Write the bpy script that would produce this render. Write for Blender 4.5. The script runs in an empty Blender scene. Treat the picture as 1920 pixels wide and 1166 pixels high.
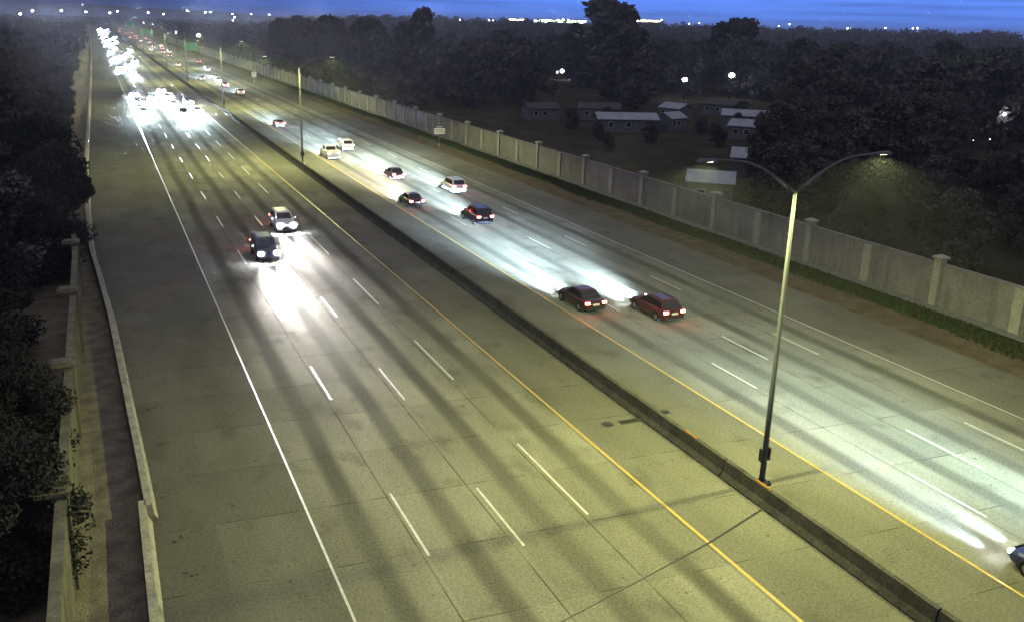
import bpy, bmesh, math, random
import numpy as np
from mathutils import Vector, Matrix
R = math.radians
rnd = random.Random(7)
sc = bpy.context.scene
COL = sc.collection
# ------------------------------------------------------------------ camera
F_PX, PITCH, YAW, ROLL, CAM_H = 1679.4, 0.2839, 0.4315, 0.0277, 19.83
cam_data = bpy.data.cameras.new('camera'); cam = bpy.data.objects.new('camera', cam_data); COL.objects.link(cam)
cy, sy, cp, sp = math.cos(YAW), math.sin(YAW), math.cos(PITCH), math.sin(PITCH)
fw = Vector((sy*cp, cy*cp, -sp)); rt = Vector((cy, -sy, 0)); up = rt.cross(fw)
r2 = rt*math.cos(ROLL)+up*math.sin(ROLL); u2 = up*math.cos(ROLL)-rt*math.sin(ROLL)
cam.matrix_world = Matrix(((r2.x, u2.x, -fw.x, 0), (r2.y, u2.y, -fw.y, 0), (r2.z, u2.z, -fw.z, CAM_H), (0, 0, 0, 1)))
cam_data.sensor_width = 36; cam_data.lens = 36*F_PX/1920; cam_data.shift_y = -43/1920
cam_data.clip_start = 0.5; cam_data.clip_end = 20000
sc.camera = cam
sc.view_settings.view_transform = 'Standard'; sc.view_settings.look = 'None'
sc.view_settings.exposure = 0; sc.view_settings.gamma = 1
sc.cycles.use_denoising = True; sc.cycles.denoiser = 'OPENIMAGEDENOISE'; sc.cycles.denoising_input_passes = 'RGB_ALBEDO_NORMAL'; sc.cycles.denoising_prefilter = 'FAST'
sc.cycles.max_bounces = 3; sc.cycles.diffuse_bounces = 0; sc.cycles.glossy_bounces = 1
sc.cycles.transparent_max_bounces = 6
sc.cycles.sample_clamp_indirect = 1.0
sc.cycles.use_light_tree = True
sc.cycles.filter_width = 1.5

# ------------------------------------------------------------------ world: dusk sky before dawn, brighter to the right
W = bpy.data.worlds.new('World'); sc.world = W; W.use_nodes = True
nt = W.node_tree; N = nt.nodes; Lk = nt.links; N.clear()
out = N.new('ShaderNodeOutputWorld'); bg = N.new('ShaderNodeBackground'); Lk.new(bg.outputs[0], out.inputs[0])
tc = N.new('ShaderNodeTexCoord')
dot = N.new('ShaderNodeVectorMath'); dot.operation = 'DOT_PRODUCT'; dot.inputs[1].default_value = (math.sin(R(42)), math.cos(R(42)), 0)
Lk.new(tc.outputs['Generated'], dot.inputs[0])
mr = N.new('ShaderNodeMapRange'); mr.interpolation_type = 'SMOOTHSTEP'
mr.inputs[1].default_value = 0.70; mr.inputs[2].default_value = 1.0; mr.inputs[3].default_value = 0; mr.inputs[4].default_value = 1
Lk.new(dot.outputs['Value'], mr.inputs[0])
mx = N.new('ShaderNodeMix'); mx.data_type = 'RGBA'
mx.inputs[6].default_value = (0.02, 0.035, 0.12, 1); mx.inputs[7].default_value = (0.13, 0.33, 1.2, 1)
Lk.new(mr.outputs[0], mx.inputs[0])
sxyz = N.new('ShaderNodeSeparateXYZ'); Lk.new(tc.outputs['Generated'], sxyz.inputs[0])
mz = N.new('ShaderNodeMapRange'); mz.inputs[1].default_value = 0.02; mz.inputs[2].default_value = 0.45
Lk.new(sxyz.outputs[2], mz.inputs[0])
mx2 = N.new('ShaderNodeMix'); mx2.data_type = 'RGBA'; mx2.inputs[7].default_value = (0.34, 0.325, 0.37, 1)
Lk.new(mz.outputs[0], mx2.inputs[0])
# thin cloud bars near the horizon
mp = N.new('ShaderNodeMapping'); mp.inputs['Scale'].default_value = (2.2, 2.2, 60)
Lk.new(tc.outputs['Generated'], mp.inputs[0])
cn = N.new('ShaderNodeTexNoise'); cn.inputs['Scale'].default_value = 3; cn.inputs['Detail'].default_value = 4
Lk.new(mp.outputs[0], cn.inputs['Vector'])
cr = N.new('ShaderNodeMapRange'); cr.inputs[1].default_value = 0.45; cr.inputs[2].default_value = 0.75
cr.inputs[3].default_value = 1.0; cr.inputs[4].default_value = 0.62; Lk.new(cn.outputs[0], cr.inputs[0])
mul = N.new('ShaderNodeVectorMath'); mul.operation = 'SCALE'; Lk.new(mx.outputs[2], mul.inputs[0]); Lk.new(cr.outputs[0], mul.inputs['Scale'])
Lk.new(mul.outputs[0], mx2.inputs[6]); Lk.new(mx2.outputs[2], bg.inputs[0]); bg.inputs[1].default_value = 1.0

# ------------------------------------------------------------------ helpers
def tag(o, label=None, cat=None, group=None, kind=None):
    if label: o['label'] = label
    if cat: o['category'] = cat
    if group: o['group'] = group
    if kind: o['kind'] = kind
    return o
def empty(name, loc=(0, 0, 0), rz=0.0):
    o = bpy.data.objects.new(name, None); COL.objects.link(o); o.location = loc; o.rotation_euler = (0, 0, rz)
    o.empty_display_size = 0.3; return o
def link(name, me, mat=None, parent=None, smooth=False):
    o = bpy.data.objects.new(name, me); COL.objects.link(o)
    if mat:
        me.materials.clear()
        for m in (mat if isinstance(mat, (list, tuple)) else [mat]): me.materials.append(m)
    if parent: o.parent = parent
    if smooth: me.polygons.foreach_set('use_smooth', [True]*len(me.polygons))
    return o
class MB:
    def __init__(s): s.v = []; s.f = []
    def add(s, v, f):
        n = len(s.v); s.v += [tuple(x) for x in v]; s.f += [tuple(i+n for i in q) for q in f]
    def box(s, x0, x1, y0, y1, z0, z1):
        s.add([(x0,y0,z0),(x1,y0,z0),(x1,y1,z0),(x0,y1,z0),(x0,y0,z1),(x1,y0,z1),(x1,y1,z1),(x0,y1,z1)],
              [(0,3,2,1),(4,5,6,7),(0,1,5,4),(1,2,6,5),(2,3,7,6),(3,0,4,7)])
    def quad(s, a, b, c, d): s.add([a, b, c, d], [(0, 1, 2, 3)])
    def tube(s, pts, rad, seg=8):
        pts = [Vector(p) for p in pts]; rings = []
        for i, p in enumerate(pts):
            d = (pts[min(i+1, len(pts)-1)]-pts[max(i-1, 0)]).normalized()
            a = d.cross(Vector((0, 1, 0)) if abs(d.y) < .9 else Vector((1, 0, 0))).normalized(); b = d.cross(a)
            r = rad[i] if isinstance(rad, (list, tuple)) else rad
            rings.append([p+(a*math.cos(t)+b*math.sin(t))*r for t in [2*math.pi*k/seg for k in range(seg)]])
        v = [q for r_ in rings for q in r_]; f = []
        for i in range(len(pts)-1):
            for k in range(seg):
                f.append((i*seg+k, i*seg+(k+1) % seg, (i+1)*seg+(k+1) % seg, (i+1)*seg+k))
        f.append(tuple(range(seg))[::-1]); f.append(tuple(range((len(pts)-1)*seg, len(pts)*seg)))
        s.add(v, f)
    def sphere(s, c, r, n=8, m=5, sc3=(1, 1, 1)):
        v = [(c[0], c[1], c[2]+r*sc3[2])]; f = []
        for i in range(1, m):
            th = math.pi*i/m
            for k in range(n):
                t = 2*math.pi*k/n
                v.append((c[0]+r*sc3[0]*math.sin(th)*math.cos(t), c[1]+r*sc3[1]*math.sin(th)*math.sin(t), c[2]+r*sc3[2]*math.cos(th)))
        v.append((c[0], c[1], c[2]-r*sc3[2])); L_ = len(v)-1
        for k in range(n): f.append((0, 1+k, 1+(k+1) % n)); f.append((L_, L_-n+(k+1) % n, L_-n+k))
        for i in range(m-2):
            for k in range(n):
                a = 1+i*n; f.append((a+k, a+n+k, a+n+(k+1) % n, a+(k+1) % n))
        s.add(v, f)
    def mesh(s, name, bevel=0, seg=2):
        me = bpy.data.meshes.new(name); me.from_pydata(s.v, [], s.f); me.update()
        if bevel:
            bm = bmesh.new(); bm.from_mesh(me); bmesh.ops.recalc_face_normals(bm, faces=bm.faces)
            bmesh.ops.bevel(bm, geom=list(bm.edges), offset=bevel, segments=seg, affect='EDGES', profile=.6)
            bm.to_mesh(me); bm.free()
        return me
    def build(s, name, mat, parent=None, bevel=0, smooth=False):
        return link(name, s.mesh(name, bevel), mat, parent, smooth)

# ------------------------------------------------------------------ materials
def principled(name, col, rough=.7, metal=0, coat=0, spec=.5):
    m = bpy.data.materials.new(name); m.use_nodes = True; b = m.node_tree.nodes['Principled BSDF']
    b.inputs['Base Color'].default_value = (*col, 1); b.inputs['Roughness'].default_value = rough
    b.inputs['Metallic'].default_value = metal; b.inputs['Coat Weight'].default_value = coat
    b.inputs['Specular IOR Level'].default_value = spec if rough < .72 else 0
    return m
def nz(m, scale, detail=3, coord='Object', stretch=None):
    nt = m.node_tree; t = nt.nodes.new('ShaderNodeTexCoord'); v = t.outputs[coord]
    if stretch:
        mp = nt.nodes.new('ShaderNodeMapping'); mp.inputs['Scale'].default_value = stretch; nt.links.new(v, mp.inputs[0]); v = mp.outputs[0]
    n = nt.nodes.new('ShaderNodeTexNoise'); n.inputs['Scale'].default_value = scale; n.inputs['Detail'].default_value = detail
    nt.links.new(v, n.inputs['Vector']); return n.outputs[0]
def maprange(m, src, a, b, c, d, smooth=False):
    n = m.node_tree.nodes.new('ShaderNodeMapRange')
    if smooth: n.interpolation_type = 'SMOOTHSTEP'
    for i, x in zip((1, 2, 3, 4), (a, b, c, d)): n.inputs[i].default_value = x
    m.node_tree.links.new(src, n.inputs[0]); return n.outputs[0]
def math_(m, op, a, b=None, c=None):
    n = m.node_tree.nodes.new('ShaderNodeMath'); n.operation = op
    for i, x in enumerate((a, b, c)):
        if x is None: continue
        if isinstance(x, (int, float)): n.inputs[i].default_value = x
        else: m.node_tree.links.new(x, n.inputs[i])
    return n.outputs[0]
def mixc(m, fac, c1, c2):
    n = m.node_tree.nodes.new('ShaderNodeMix'); n.data_type = 'RGBA'
    for i, x in ((0, fac), (6, c1), (7, c2)):
        if isinstance(x, tuple): n.inputs[i].default_value = (*x, 1)
        elif isinstance(x, (int, float)): n.inputs[i].default_value = x
        else: m.node_tree.links.new(x, n.inputs[i])
    return n.outputs[2]
def noisy(name, c1, c2, scale, rough=.85, detail=5, grain=None, **k):
    m = principled(name, c1, rough, **k); f = maprange(m, nz(m, scale, detail), .35, .65, 0, 1)
    c = mixc(m, f, c1, c2)
    if grain:
        g = maprange(m, nz(m, grain[0], 2), .3, .7, 1-grain[1], 1+grain[1])
        s = m.node_tree.nodes.new('ShaderNodeVectorMath'); s.operation = 'SCALE'
        m.node_tree.links.new(c, s.inputs[0]); m.node_tree.links.new(g, s.inputs['Scale']); c = s.outputs[0]
    m.node_tree.links.new(c, m.node_tree.nodes['Principled BSDF'].inputs['Base Color']); return m
def emit(name, col, s):
    m = bpy.data.materials.new(name); m.use_nodes = True; b = m.node_tree.nodes['Principled BSDF']
    b.inputs['Base Color'].default_value = (*[min(1, c) for c in col], 1)
    b.inputs['Emission Color'].default_value = (*col, 1); b.inputs['Emission Strength'].default_value = s
    m.cycles.emission_sampling = 'NONE'
    return m
# road lanes, world x of the painted lines
XW, XA, XB, XC, XY = 6.42, 10.1, 13.83, 17.37, 20.88
XRY, XD, XE, XF, XRW = 29.68, 33.42, 37.2, 40.97, 44.45
def _none(): pass
def road_material():
    m = principled('grooved_concrete', (.2, .2, .2), .9, spec=.15)
    nt = m.node_tree; t = nt.nodes.new('ShaderNodeTexCoord'); s = nt.nodes.new('ShaderNodeSeparateXYZ')
    nt.links.new(t.outputs['Object'], s.inputs[0]); X, Y = s.outputs[0], s.outputs[1]
    wob = maprange(m, nz(m, .05, 2, stretch=(.2, 1, 1)), .3, .7, -.12, .12)
    Xw = math_(m, 'ADD', X, wob)
    def band(x0, x1, n):
        w = (x1-x0)/n
        u = math_(m, 'FRACT', math_(m, 'DIVIDE', math_(m, 'SUBTRACT', Xw, x0), w))
        d = math_(m, 'MULTIPLY', math_(m, 'ABSOLUTE', math_(m, 'SUBTRACT', u, .5)), w)
        b = maprange(m, d, .18, .72, 1, 0, True)
        ins = math_(m, 'MULTIPLY', math_(m, 'GREATER_THAN', X, x0), math_(m, 'LESS_THAN', X, x1))
        e = math_(m, 'MULTIPLY', math_(m, 'ABSOLUTE', math_(m, 'SUBTRACT', math_(m, 'ABSOLUTE', math_(m, 'SUBTRACT', math_(m, 'FRACT', math_(m, 'DIVIDE', math_(m, 'SUBTRACT', X, x0-w/2-.16), w)), .5)), 0)), w)
        seam = maprange(m, e, .015, .04, 1, 0)
        return math_(m, 'MULTIPLY', b, ins), math_(m, 'MULTIPLY', seam, ins), ins
    b1, s1, i1 = band(XW, XY, 4); b2, s2, i2 = band(XRY, XRW, 4)
    # second, weaker wear: polished wheel paths come out paler
    grain = nz(m, 9, 3); mott = nz(m, .35, 4, stretch=(1, .35, 1)); fine = nz(m, 38, 2)
    base = mixc(m, maprange(m, mott, .35, .65, 0, 1), (.18, .178, .150), (.25, .245, .208))
    sh = math_(m, 'ADD', i1, i2)
    base = mixc(m, sh, mixc(m, .45, base, (.085, .085, .078)), base)
    brk = maprange(m, nz(m, .35, 4, stretch=(1, .35, 1)), .34, .62, .50, 1.0)
    dark = math_(m, 'MULTIPLY', math_(m, 'ADD', b1, b2), math_(m, 'MULTIPLY', brk, .80))
    base = mixc(m, dark, base, (.060, .060, .056))
    cx_ = nt.nodes.new('ShaderNodeCombineXYZ'); nt.links.new(math_(m, 'FLOOR', math_(m, 'DIVIDE', math_(m, 'SUBTRACT', X, XW), 3.65)), cx_.inputs[0])
    nt.links.new(math_(m, 'FLOOR', math_(m, 'ADD', math_(m, 'DIVIDE', math_(m, 'ADD', Y, math_(m, 'MULTIPLY', X, .06)), 4.6), .5)), cx_.inputs[1])
    wn = nt.nodes.new('ShaderNodeTexWhiteNoise'); wn.noise_dimensions = '2D'; nt.links.new(cx_.outputs[0], wn.inputs['Vector'])
    base = mixc(m, maprange(m, wn.outputs['Value'], .0, 1, 0, .34), base, (.10, .098, .085))
    st_ = maprange(m, nz(m, .55, 6, stretch=(1, .6, 1)), .56, .70, 0, .45)
    base = mixc(m, st_, base, (.075, .072, .06))
    st2 = maprange(m, nz(m, 2.4, 4), .66, .74, 0, .6)
    base = mixc(m, st2, base, (.05, .048, .04))
    # transverse joints and seams
    j = math_(m, 'FRACT', math_(m, 'DIVIDE', math_(m, 'ADD', Y, math_(m, 'MULTIPLY', X, .06)), 4.6))
    jd = maprange(m, math_(m, 'ABSOLUTE', math_(m, 'SUBTRACT', j, .5)), .004, .009, .75, 0)
    jn = maprange(m, nz(m, .6, 2), .42, .6, 0, 1)
    base = mixc(m, math_(m, 'MULTIPLY', jd, jn), base, (.04, .04, .035))
    base = mixc(m, math_(m, 'MULTIPLY', math_(m, 'ADD', s1, s2), maprange(m, nz(m, .3, 2), .35, .55, .2, .85)), base, (.04, .04, .035))
    g = math_(m, 'MULTIPLY', maprange(m, grain, .3, .7, .76, 1.24), maprange(m, fine, .3, .7, .75, 1.25))
    sc_ = nt.nodes.new('ShaderNodeVectorMath'); sc_.operation = 'SCALE'; nt.links.new(base, sc_.inputs[0]); nt.links.new(g, sc_.inputs['Scale'])
    bs = nt.nodes['Principled BSDF']; nt.links.new(sc_.outputs[0], bs.inputs['Base Color'])
    return m
M = dict(
    road=road_material(),
    white=noisy('white_road_paint', (.60, .60, .57), (.42, .42, .39), 4, .5),
    yellow=noisy('yellow_road_paint', (.52, .34, .07), (.40, .27, .07), 6, .5),
    orange=principled('orange_reflector', (.26, .12, .02), .6),
    ground=noisy('dark_soil_and_grass', (.035, .035, .024), (.06, .055, .035), .15, .95, grain=(3, .35)),
    soil=noisy('bare_brown_soil', (.10, .08, .05), (.15, .125, .085), .7, .95, grain=(9, .4)),
    gravel=noisy('pale_gravel', (.30, .28, .20), (.18, .16, .12), 1.1, .95, grain=(14, .5)),
    strip=noisy('mow_strip_concrete', (.26, .27, .24), (.20, .21, .19), 1.5, .85, grain=(8, .2)),
    barrier=noisy('pale_barrier_concrete', (.42, .41, .36), (.33, .32, .28), 1.2, .75, grain=(8, .2)),
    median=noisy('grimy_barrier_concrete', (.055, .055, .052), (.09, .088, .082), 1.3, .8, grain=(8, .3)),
    wall=noisy('grey_wall_concrete', (.19, .185, .195), (.25, .24, .25), .45, .9, grain=(5, .18)),
    pier=noisy('pale_pier_concrete', (.40, .40, .38), (.32, .32, .30), .9, .88, grain=(6, .15)),
    lwall=noisy('pale_block_wall', (.22, .21, .165), (.14, .135, .11), .8, .9, grain=(6, .2)),
    steel=principled('galvanised_steel', (.12, .13, .15), .65, .0),
    darkm=principled('dark_metal', (.03, .03, .035), .5, .5),
    red=principled('red_paint', (.5, .02, .02), .4),
    grass=noisy('roadside_grass', (.038, .068, .020), (.06, .056, .028), .55, .95, grain=(20, .4)),
    bark=noisy('bark', (.06, .05, .04), (.09, .075, .06), 3, .95),
    sign_green=principled('green_sign_sheeting', (.02, .32, .17), .45),
    sign_white=principled('white_sign_sheeting', (.85, .86, .88), .4),
    sign_black=principled('black_sign_lettering', (.03, .03, .10), .5),
    glass=principled('car_glass', (.012, .014, .02), .08, 0, 0, .8),
    tyre=principled('tyre_rubber', (.015, .015, .015), .8),
    rim=principled('alloy_rim', (.45, .45, .47), .3, .9),
    plastic=principled('black_trim', (.02, .02, .022), .6),
    plate=principled('licence_plate', (.75, .76, .78), .5),
    head=emit('headlight_glow', (.90, .94, 1.0), 500),
    headfar=emit('far_headlight_glow', (.80, .88, 1.0), 1800),
    tail=emit('tail_light_glow', (1.0, .09, .07), 90),
    tailfar=emit('far_tail_light_glow', (1.0, .32, .22), 22),
    lampglass=emit('street_lamp_glass', (1.0, 1.0, .62), 25),
    citylamp=emit('far_white_lamp', (.92, .96, 1.0), 60),
    warmlamp=emit('far_warm_lamp', (1.0, .80, .55), 14),
    greenlamp=emit('far_greenish_lamp', (.72, 1.0, .75), 18),
    redlamp=emit('far_red_lamp', (1.0, .28, .18), 2.2),
    window=emit('lit_window', (1.0, .80, .45), 1.3),
    roofblue=noisy('pale_metal_roof', (.30, .34, .40), (.22, .26, .34), .8, .6, grain=(4, .1)),
    roofdark=noisy('asphalt_shingle_roof', (.07, .07, .075), (.10, .10, .10), 1.5, .9),
    housewall=noisy('beige_siding', (.36, .33, .27), (.30, .28, .23), 1, .85),
    housegrey=noisy('grey_siding', (.16, .17, .19), (.13, .13, .15), 1, .85),
    hill=principled('distant_hill', (.02, .03, .06), 1.0, spec=0),
)
M['tail'].cycles.emission_sampling = 'FRONT'
def leaf_material(name, c1, c2):
    m = principled(name, c1, .75, spec=.25); nt = m.node_tree
    g = nt.nodes.new('ShaderNodeNewGeometry'); o = nt.nodes.new('ShaderNodeObjectInfo')
    f = math_(m, 'MULTIPLY', math_(m, 'ADD', g.outputs['Random Per Island'], o.outputs['Random']), .5)
    nt.links.new(mixc(m, f, c1, c2), nt.nodes['Principled BSDF'].inputs['Base Color']); return m
def streaks(m):
    nt = m.node_tree; b = nt.nodes['Principled BSDF']; src = b.inputs['Base Color'].links[0].from_socket
    f = maprange(m, nz(m, 1.0, 5, stretch=(1.6, 1.6, .22)), .50, .72, 0, .5)
    nt.links.new(mixc(m, f, src, (.07, .068, .06)), b.inputs['Base Color'])
for k_ in ('wall', 'lwall', 'barrier', 'median'): streaks(M[k_])
M['leaf'] = leaf_material('dark_leaves', (.06, .064, .056), (.135, .135, .12))
M['leaf_lamplit'] = leaf_material('painted_lamplit_leaves', (.10, .14, .08), (.18, .22, .14))  # brighter green leaf colour stands in for lamp light on these crowns
M['leafn'] = leaf_material('near_dark_leaves', (.022, .026, .022), (.055, .06, .052))
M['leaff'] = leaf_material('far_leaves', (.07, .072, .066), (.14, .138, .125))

# ------------------------------------------------------------------ terrain
def ground_z(x, y):
    r = math.hypot(x, y); az = math.degrees(math.atan2(x, y))
    side = min(1, max(0, (az-6)/9))
    return side*16*min(1, max(0, (r-420)/700))**1.3
bm = bmesh.new()
xs = sorted(set([-3000, -1500, -800, -400, -200, -60, 60, 90, 130, 200, 300, 400]+list(range(500, 2100, 100))+[2600, 3500, 5000]))
ys = sorted(set([-290, -100, 0, 100, 200, 300, 400]+list(range(500, 2100, 100))+[2600, 3500, 5000]))
grid = [[bm.verts.new((x, y, ground_z(x, y)-.12)) for y in ys] for x in xs]
for i in range(len(xs)-1):
    for j in range(len(ys)-1): bm.faces.new((grid[i][j], grid[i+1][j], grid[i+1][j+1], grid[i][j+1]))
me = bpy.data.meshes.new('ground'); bm.to_mesh(me); bm.free()
tag(link('ground', me, M['ground']), kind='structure')
ROAD_END = 1900
def sheet(name, x0, x1, y0, y1, z, mat, parent=None, n=1):
    b = MB()
    for k in range(n):
        a = y0+(y1-y0)*k/n; c = y0+(y1-y0)*(k+1)/n; b.quad((x0, a, z), (x1, a, z), (x1, c, z), (x0, c, z))
    return b.build(name, mat, parent)
road = sheet('road', -2.75, 50.2, -90, ROAD_END, 0, M['road']); tag(road, kind='structure')
tag(sheet('soil_verge', 50.0, 56.0, -90, ROAD_END, .006, M['soil']), kind='structure')
tag(sheet('concrete_strip', 55.95, 57.2, -90, ROAD_END, .10, M['strip']), kind='structure')
for nm, x in (('edge_line', XW), ('edge_line', XRW)):
    sheet(nm, x-.05, x+.05, -90, ROAD_END, .005, M['white'], road)
for x in (XY, XRY): sheet('median_line', x-.07, x+.07, -90, ROAD_END, .005, M['yellow'], road)
DASH = {XA: ([34.15, 50.4, 65.25, 80.69, 96.1, 111.07, 125.61, 140.2], 5.2), XB: ([33.21, 48.73, 64.2, 79.7, 95.12, 110.18, 125.4, 140.52], 5.0),
        XC: ([36.57, 52.71, 68.3, 83.9, 99.5, 115.03, 129.22, 143.49], 7.2), XD: ([27.05, 42.4, 57.9, 73.3, 88.6], 4.3),
        XE: ([30.67, 46.39, 61.9, 77.2, 92.6], 4.7), XF: ([30.17, 45.64, 61.11, 76.81, 92.2], 4.4)}
for x, (st, ln) in DASH.items():
    b = MB(); s = list(st)
    while s[0] > -80: s.insert(0, s[0]-15.4)
    while s[-1] < 900: s.append(s[-1]+15.0)
    for y in s:
        b.quad((x-.055, y-ln, .005), (x+.055, y-ln, .005), (x+.055, y, .005), (x-.055, y, .005))
    b.build('lane_line', M['white'], road)
# sealed joint across the left half, broken on the right; manhole and drain grates let into the paving
b = MB()
jp = [(9.9, 22.6, .02), (13.8, 23.6, .025), (17.4, 24.6, .03), (20.9, 25.6, .05), (24.6, 26.9, .06)]
for (x0, y0, w0), (x1, y1, w1) in zip(jp, jp[1:]):
    b.quad((x0, y0-w0, .006), (x1, y1-w1, .006), (x1, y1+w1, .006), (x0, y0+w0, .006))
b.build('tar_seal', M['darkm'], road)
def disc(name, x, y, r, mat, parent):
    b = MB(); n = 24
    b.add([(x+r*math.cos(2*math.pi*k/n), y+r*math.sin(2*math.pi*k/n), .008) for k in range(n)], [tuple(range(n))])
    return b.build(name, mat, parent)
iron = noisy('cast_iron', (.03, .03, .028), (.05, .05, .045), 12, .7); M['iron'] = iron
mh = MB()
n = 28
mh.add([(.34*math.cos(2*math.pi*k/n), .34*math.sin(2*math.pi*k/n), 0) for k in range(n)], [tuple(range(n))])
for k in range(-2, 3): mh.box(-.22, .22, k*.1-.02, k*.1+.02, 0, .012)
o = mh.build('manhole_cover', iron); o.location = (22.72, 36.93, .010); tag(o, 'round dark iron manhole cover in the shoulder left of the median barrier', 'manhole cover')
for x, y, lx, ly, rz, lb in ((24.0, 36.85, 1.2, .42, .0, 'long dark drain grate between the manhole cover and the median barrier'), (26.45, 37.15, .55, .42, .0, 'small dark drain grate on the right of the median barrier')):
    g = MB()
    g.box(-lx/2, lx/2, -ly/2, -ly/2+.04, 0, .012); g.box(-lx/2, lx/2, ly/2-.04, ly/2, 0, .012)
    k = -lx/2
    while k < lx/2-.03: g.box(k, k+.035, -ly/2+.04, ly/2-.04, 0, .012); k += .06
    o = g.build('drain_grate', iron); o.location = (x, y, .008); tag(o, lb, 'drain grate', 'drain grates by the median barrier')
# debris and rust stains on the left shoulder
sv = MB()
for y, x, l in ((37.5, .8, .7), (42.6, .75, .9), (47.2, .8, .8), (33.6, 1.0, 1.0), (52, .6, .6), (31, 1.2, .9)):
    for _ in range(7):
        a = x+rnd.uniform(0, 1)*l; c = y+rnd.uniform(-.25, .25)+(a-x)*.4; r = rnd.uniform(.02, .06)
        sv.box(a, a+r*1.6, c, c+r, .002, .02+rnd.random()*.03)
tag(sv.build('roadside_debris', M['soil']), 'small brown clods and litter scattered on the left shoulder beside the barrier', 'debris', kind='stuff')

# ------------------------------------------------------------------ barriers
def sweep(name, path, prof, mat, parent=None):
    b = MB(); rings = []
    for i, (x, y) in enumerate(path):
        x0, y0 = path[max(i-1, 0)]; x1, y1 = path[min(i+1, len(path)-1)]
        d = Vector((x1-x0, y1-y0)).normalized(); nrm = Vector((d.y, -d.x))
        rings.append([(x+nrm.x*px, y+nrm.y*px, pz) for px, pz in prof])
    n = len(prof); v = [q for r_ in rings for q in r_]; f = []
    for i in range(len(path)-1):
        for k in range(n): f.append((i*n+k, i*n+(k+1) % n, (i+1)*n+(k+1) % n, (i+1)*n+k))
    f.append(tuple(range(n))); f.append(tuple(range((len(path)-1)*n, len(path)*n))[::-1])
    b.add(v, f); return b.build(name, mat, parent)
JERSEY = [(-.33, 0), (-.33, .08), (-.17, .33), (-.11, .86), (.11, .86), (.17, .33), (.33, .08), (.33, 0)]
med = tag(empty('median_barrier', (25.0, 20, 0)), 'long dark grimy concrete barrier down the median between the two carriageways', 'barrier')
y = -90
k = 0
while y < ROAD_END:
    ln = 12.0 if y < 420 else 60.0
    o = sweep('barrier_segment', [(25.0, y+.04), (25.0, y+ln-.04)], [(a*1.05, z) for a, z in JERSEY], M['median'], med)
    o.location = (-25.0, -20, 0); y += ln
for yy, l in ((32.8, 1.0), (27.42, 1.0)):
    g = MB(); g.box(-.05, .10, -l/2, l/2, 0, .03)
    for k in range(5): g.box(-.04, .09, -l/2+.1+k*.2, -l/2+.16+k*.2, .03, .05)
    o = g.build('reflector', M['orange'], med); o.location = (-.03, yy-20, .862)
# left barrier follows the edge of the shoulder
LB = [(.05, -90), (.18, 20), (.20, 29), (.36, 36), (.10, 43), (-.15, 50), (-.62, 63), (-1.35, 76), (-1.80, 83), (-2.1, 100), (-2.35, 140), (-2.2, 180), (-1.95, 225), (-1.7, 300), (-1.45, 384), (-1.2, 500), (-1.0, 900), (-1, ROAD_END)]
_g = MB()
for (x0, y0), (x1, y1) in zip(LB, LB[1:]): _g.quad((-7, y0, .006), (x0-.05, y0, .006), (x1-.05, y1, .006), (-7, y1, .006))
tag(_g.build('gravel_verge', M['gravel']), kind='structure')
def lbx(y):
    for (x0, y0), (x1, y1) in zip(LB, LB[1:]):
        if y0 <= y <= y1: return x0+(x1-x0)*(y-y0)/(y1-y0)
    return LB[-1][0]
lb = tag(empty('edge_barrier', (.36, 36, 0)), 'pale concrete barrier curving along the left edge of the left shoulder', 'barrier')
PROF = [(-.20, 0), (-.14, .84), (.14, .84), (.18, .35), (.33, .10), (.33, 0)]
y = 35.4
while y < 900:
    ln = 9.0 if y < 300 else 60.0
    o = sweep('barrier_segment', [(lbx(y+.015), y+.015), (lbx(y+ln/2), y+ln/2), (lbx(y+ln-.015), y+ln-.015)], PROF, M['barrier'], lb); o.location = (-.36, -36, 0); y += ln
lb2 = tag(empty('edge_barrier', (.05, 30, 0)), 'nearer end of pale concrete barrier at the lower left, set outside the longer one', 'barrier')
y = 35.9
while y > -60:
    o = sweep('barrier_segment', [(.10-(.0), y-9+.015), (.10, y-.015)], PROF, M['barrier'], lb2); o.location = (-.05, -30, 0); y -= 9

# ------------------------------------------------------------------ noise walls
rw = tag(empty('noise_wall', (57.2, 46.5, 0)), 'long grey concrete sound wall with capped piers along the right side of the motorway', 'sound wall')
for k in range(-4, 58):
    y0 = 46.6+14.0*k
    if y0 > 830: break
    p = MB(); p.box(57.02, 57.62, y0-.30, y0+.30, 0, 3.75); p.box(56.86, 57.78, y0-.46, y0+.46, 3.75, 3.90)
    p.add([(56.86, y0-.46, 3.90), (57.78, y0-.46, 3.90), (57.78, y0+.46, 3.90), (56.86, y0+.46, 3.90), (57.32, y0, 4.10)], [(0, 1, 4), (1, 2, 4), (2, 3, 4), (3, 0, 4)])
    o = p.build('pier', M['pier'], rw); o.location = (-57.2, -46.5, 0)
    if y0+14 > 830: break
    q = MB(); q.box(57.20, 57.45, y0+.32, y0+13.68, .0, 3.28); q.box(57.14, 57.51, y0+.32, y0+13.68, 3.28, 3.42)
    o = q.build('wall_panel', M['wall'], rw); o.location = (-57.2, -46.5, 0)
    r_ = MB(); r_.box(57.03, 57.197, y0+6.6, y0+7.4, .0, 3.27)
    o = r_.build('pilaster', M['pier'], rw); o.location = (-57.2, -46.5, 0)
lw = tag(empty('noise_wall', (-2.5, 40, 0)), 'pale block sound wall half hidden by branches along the left verge', 'sound wall')
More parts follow.
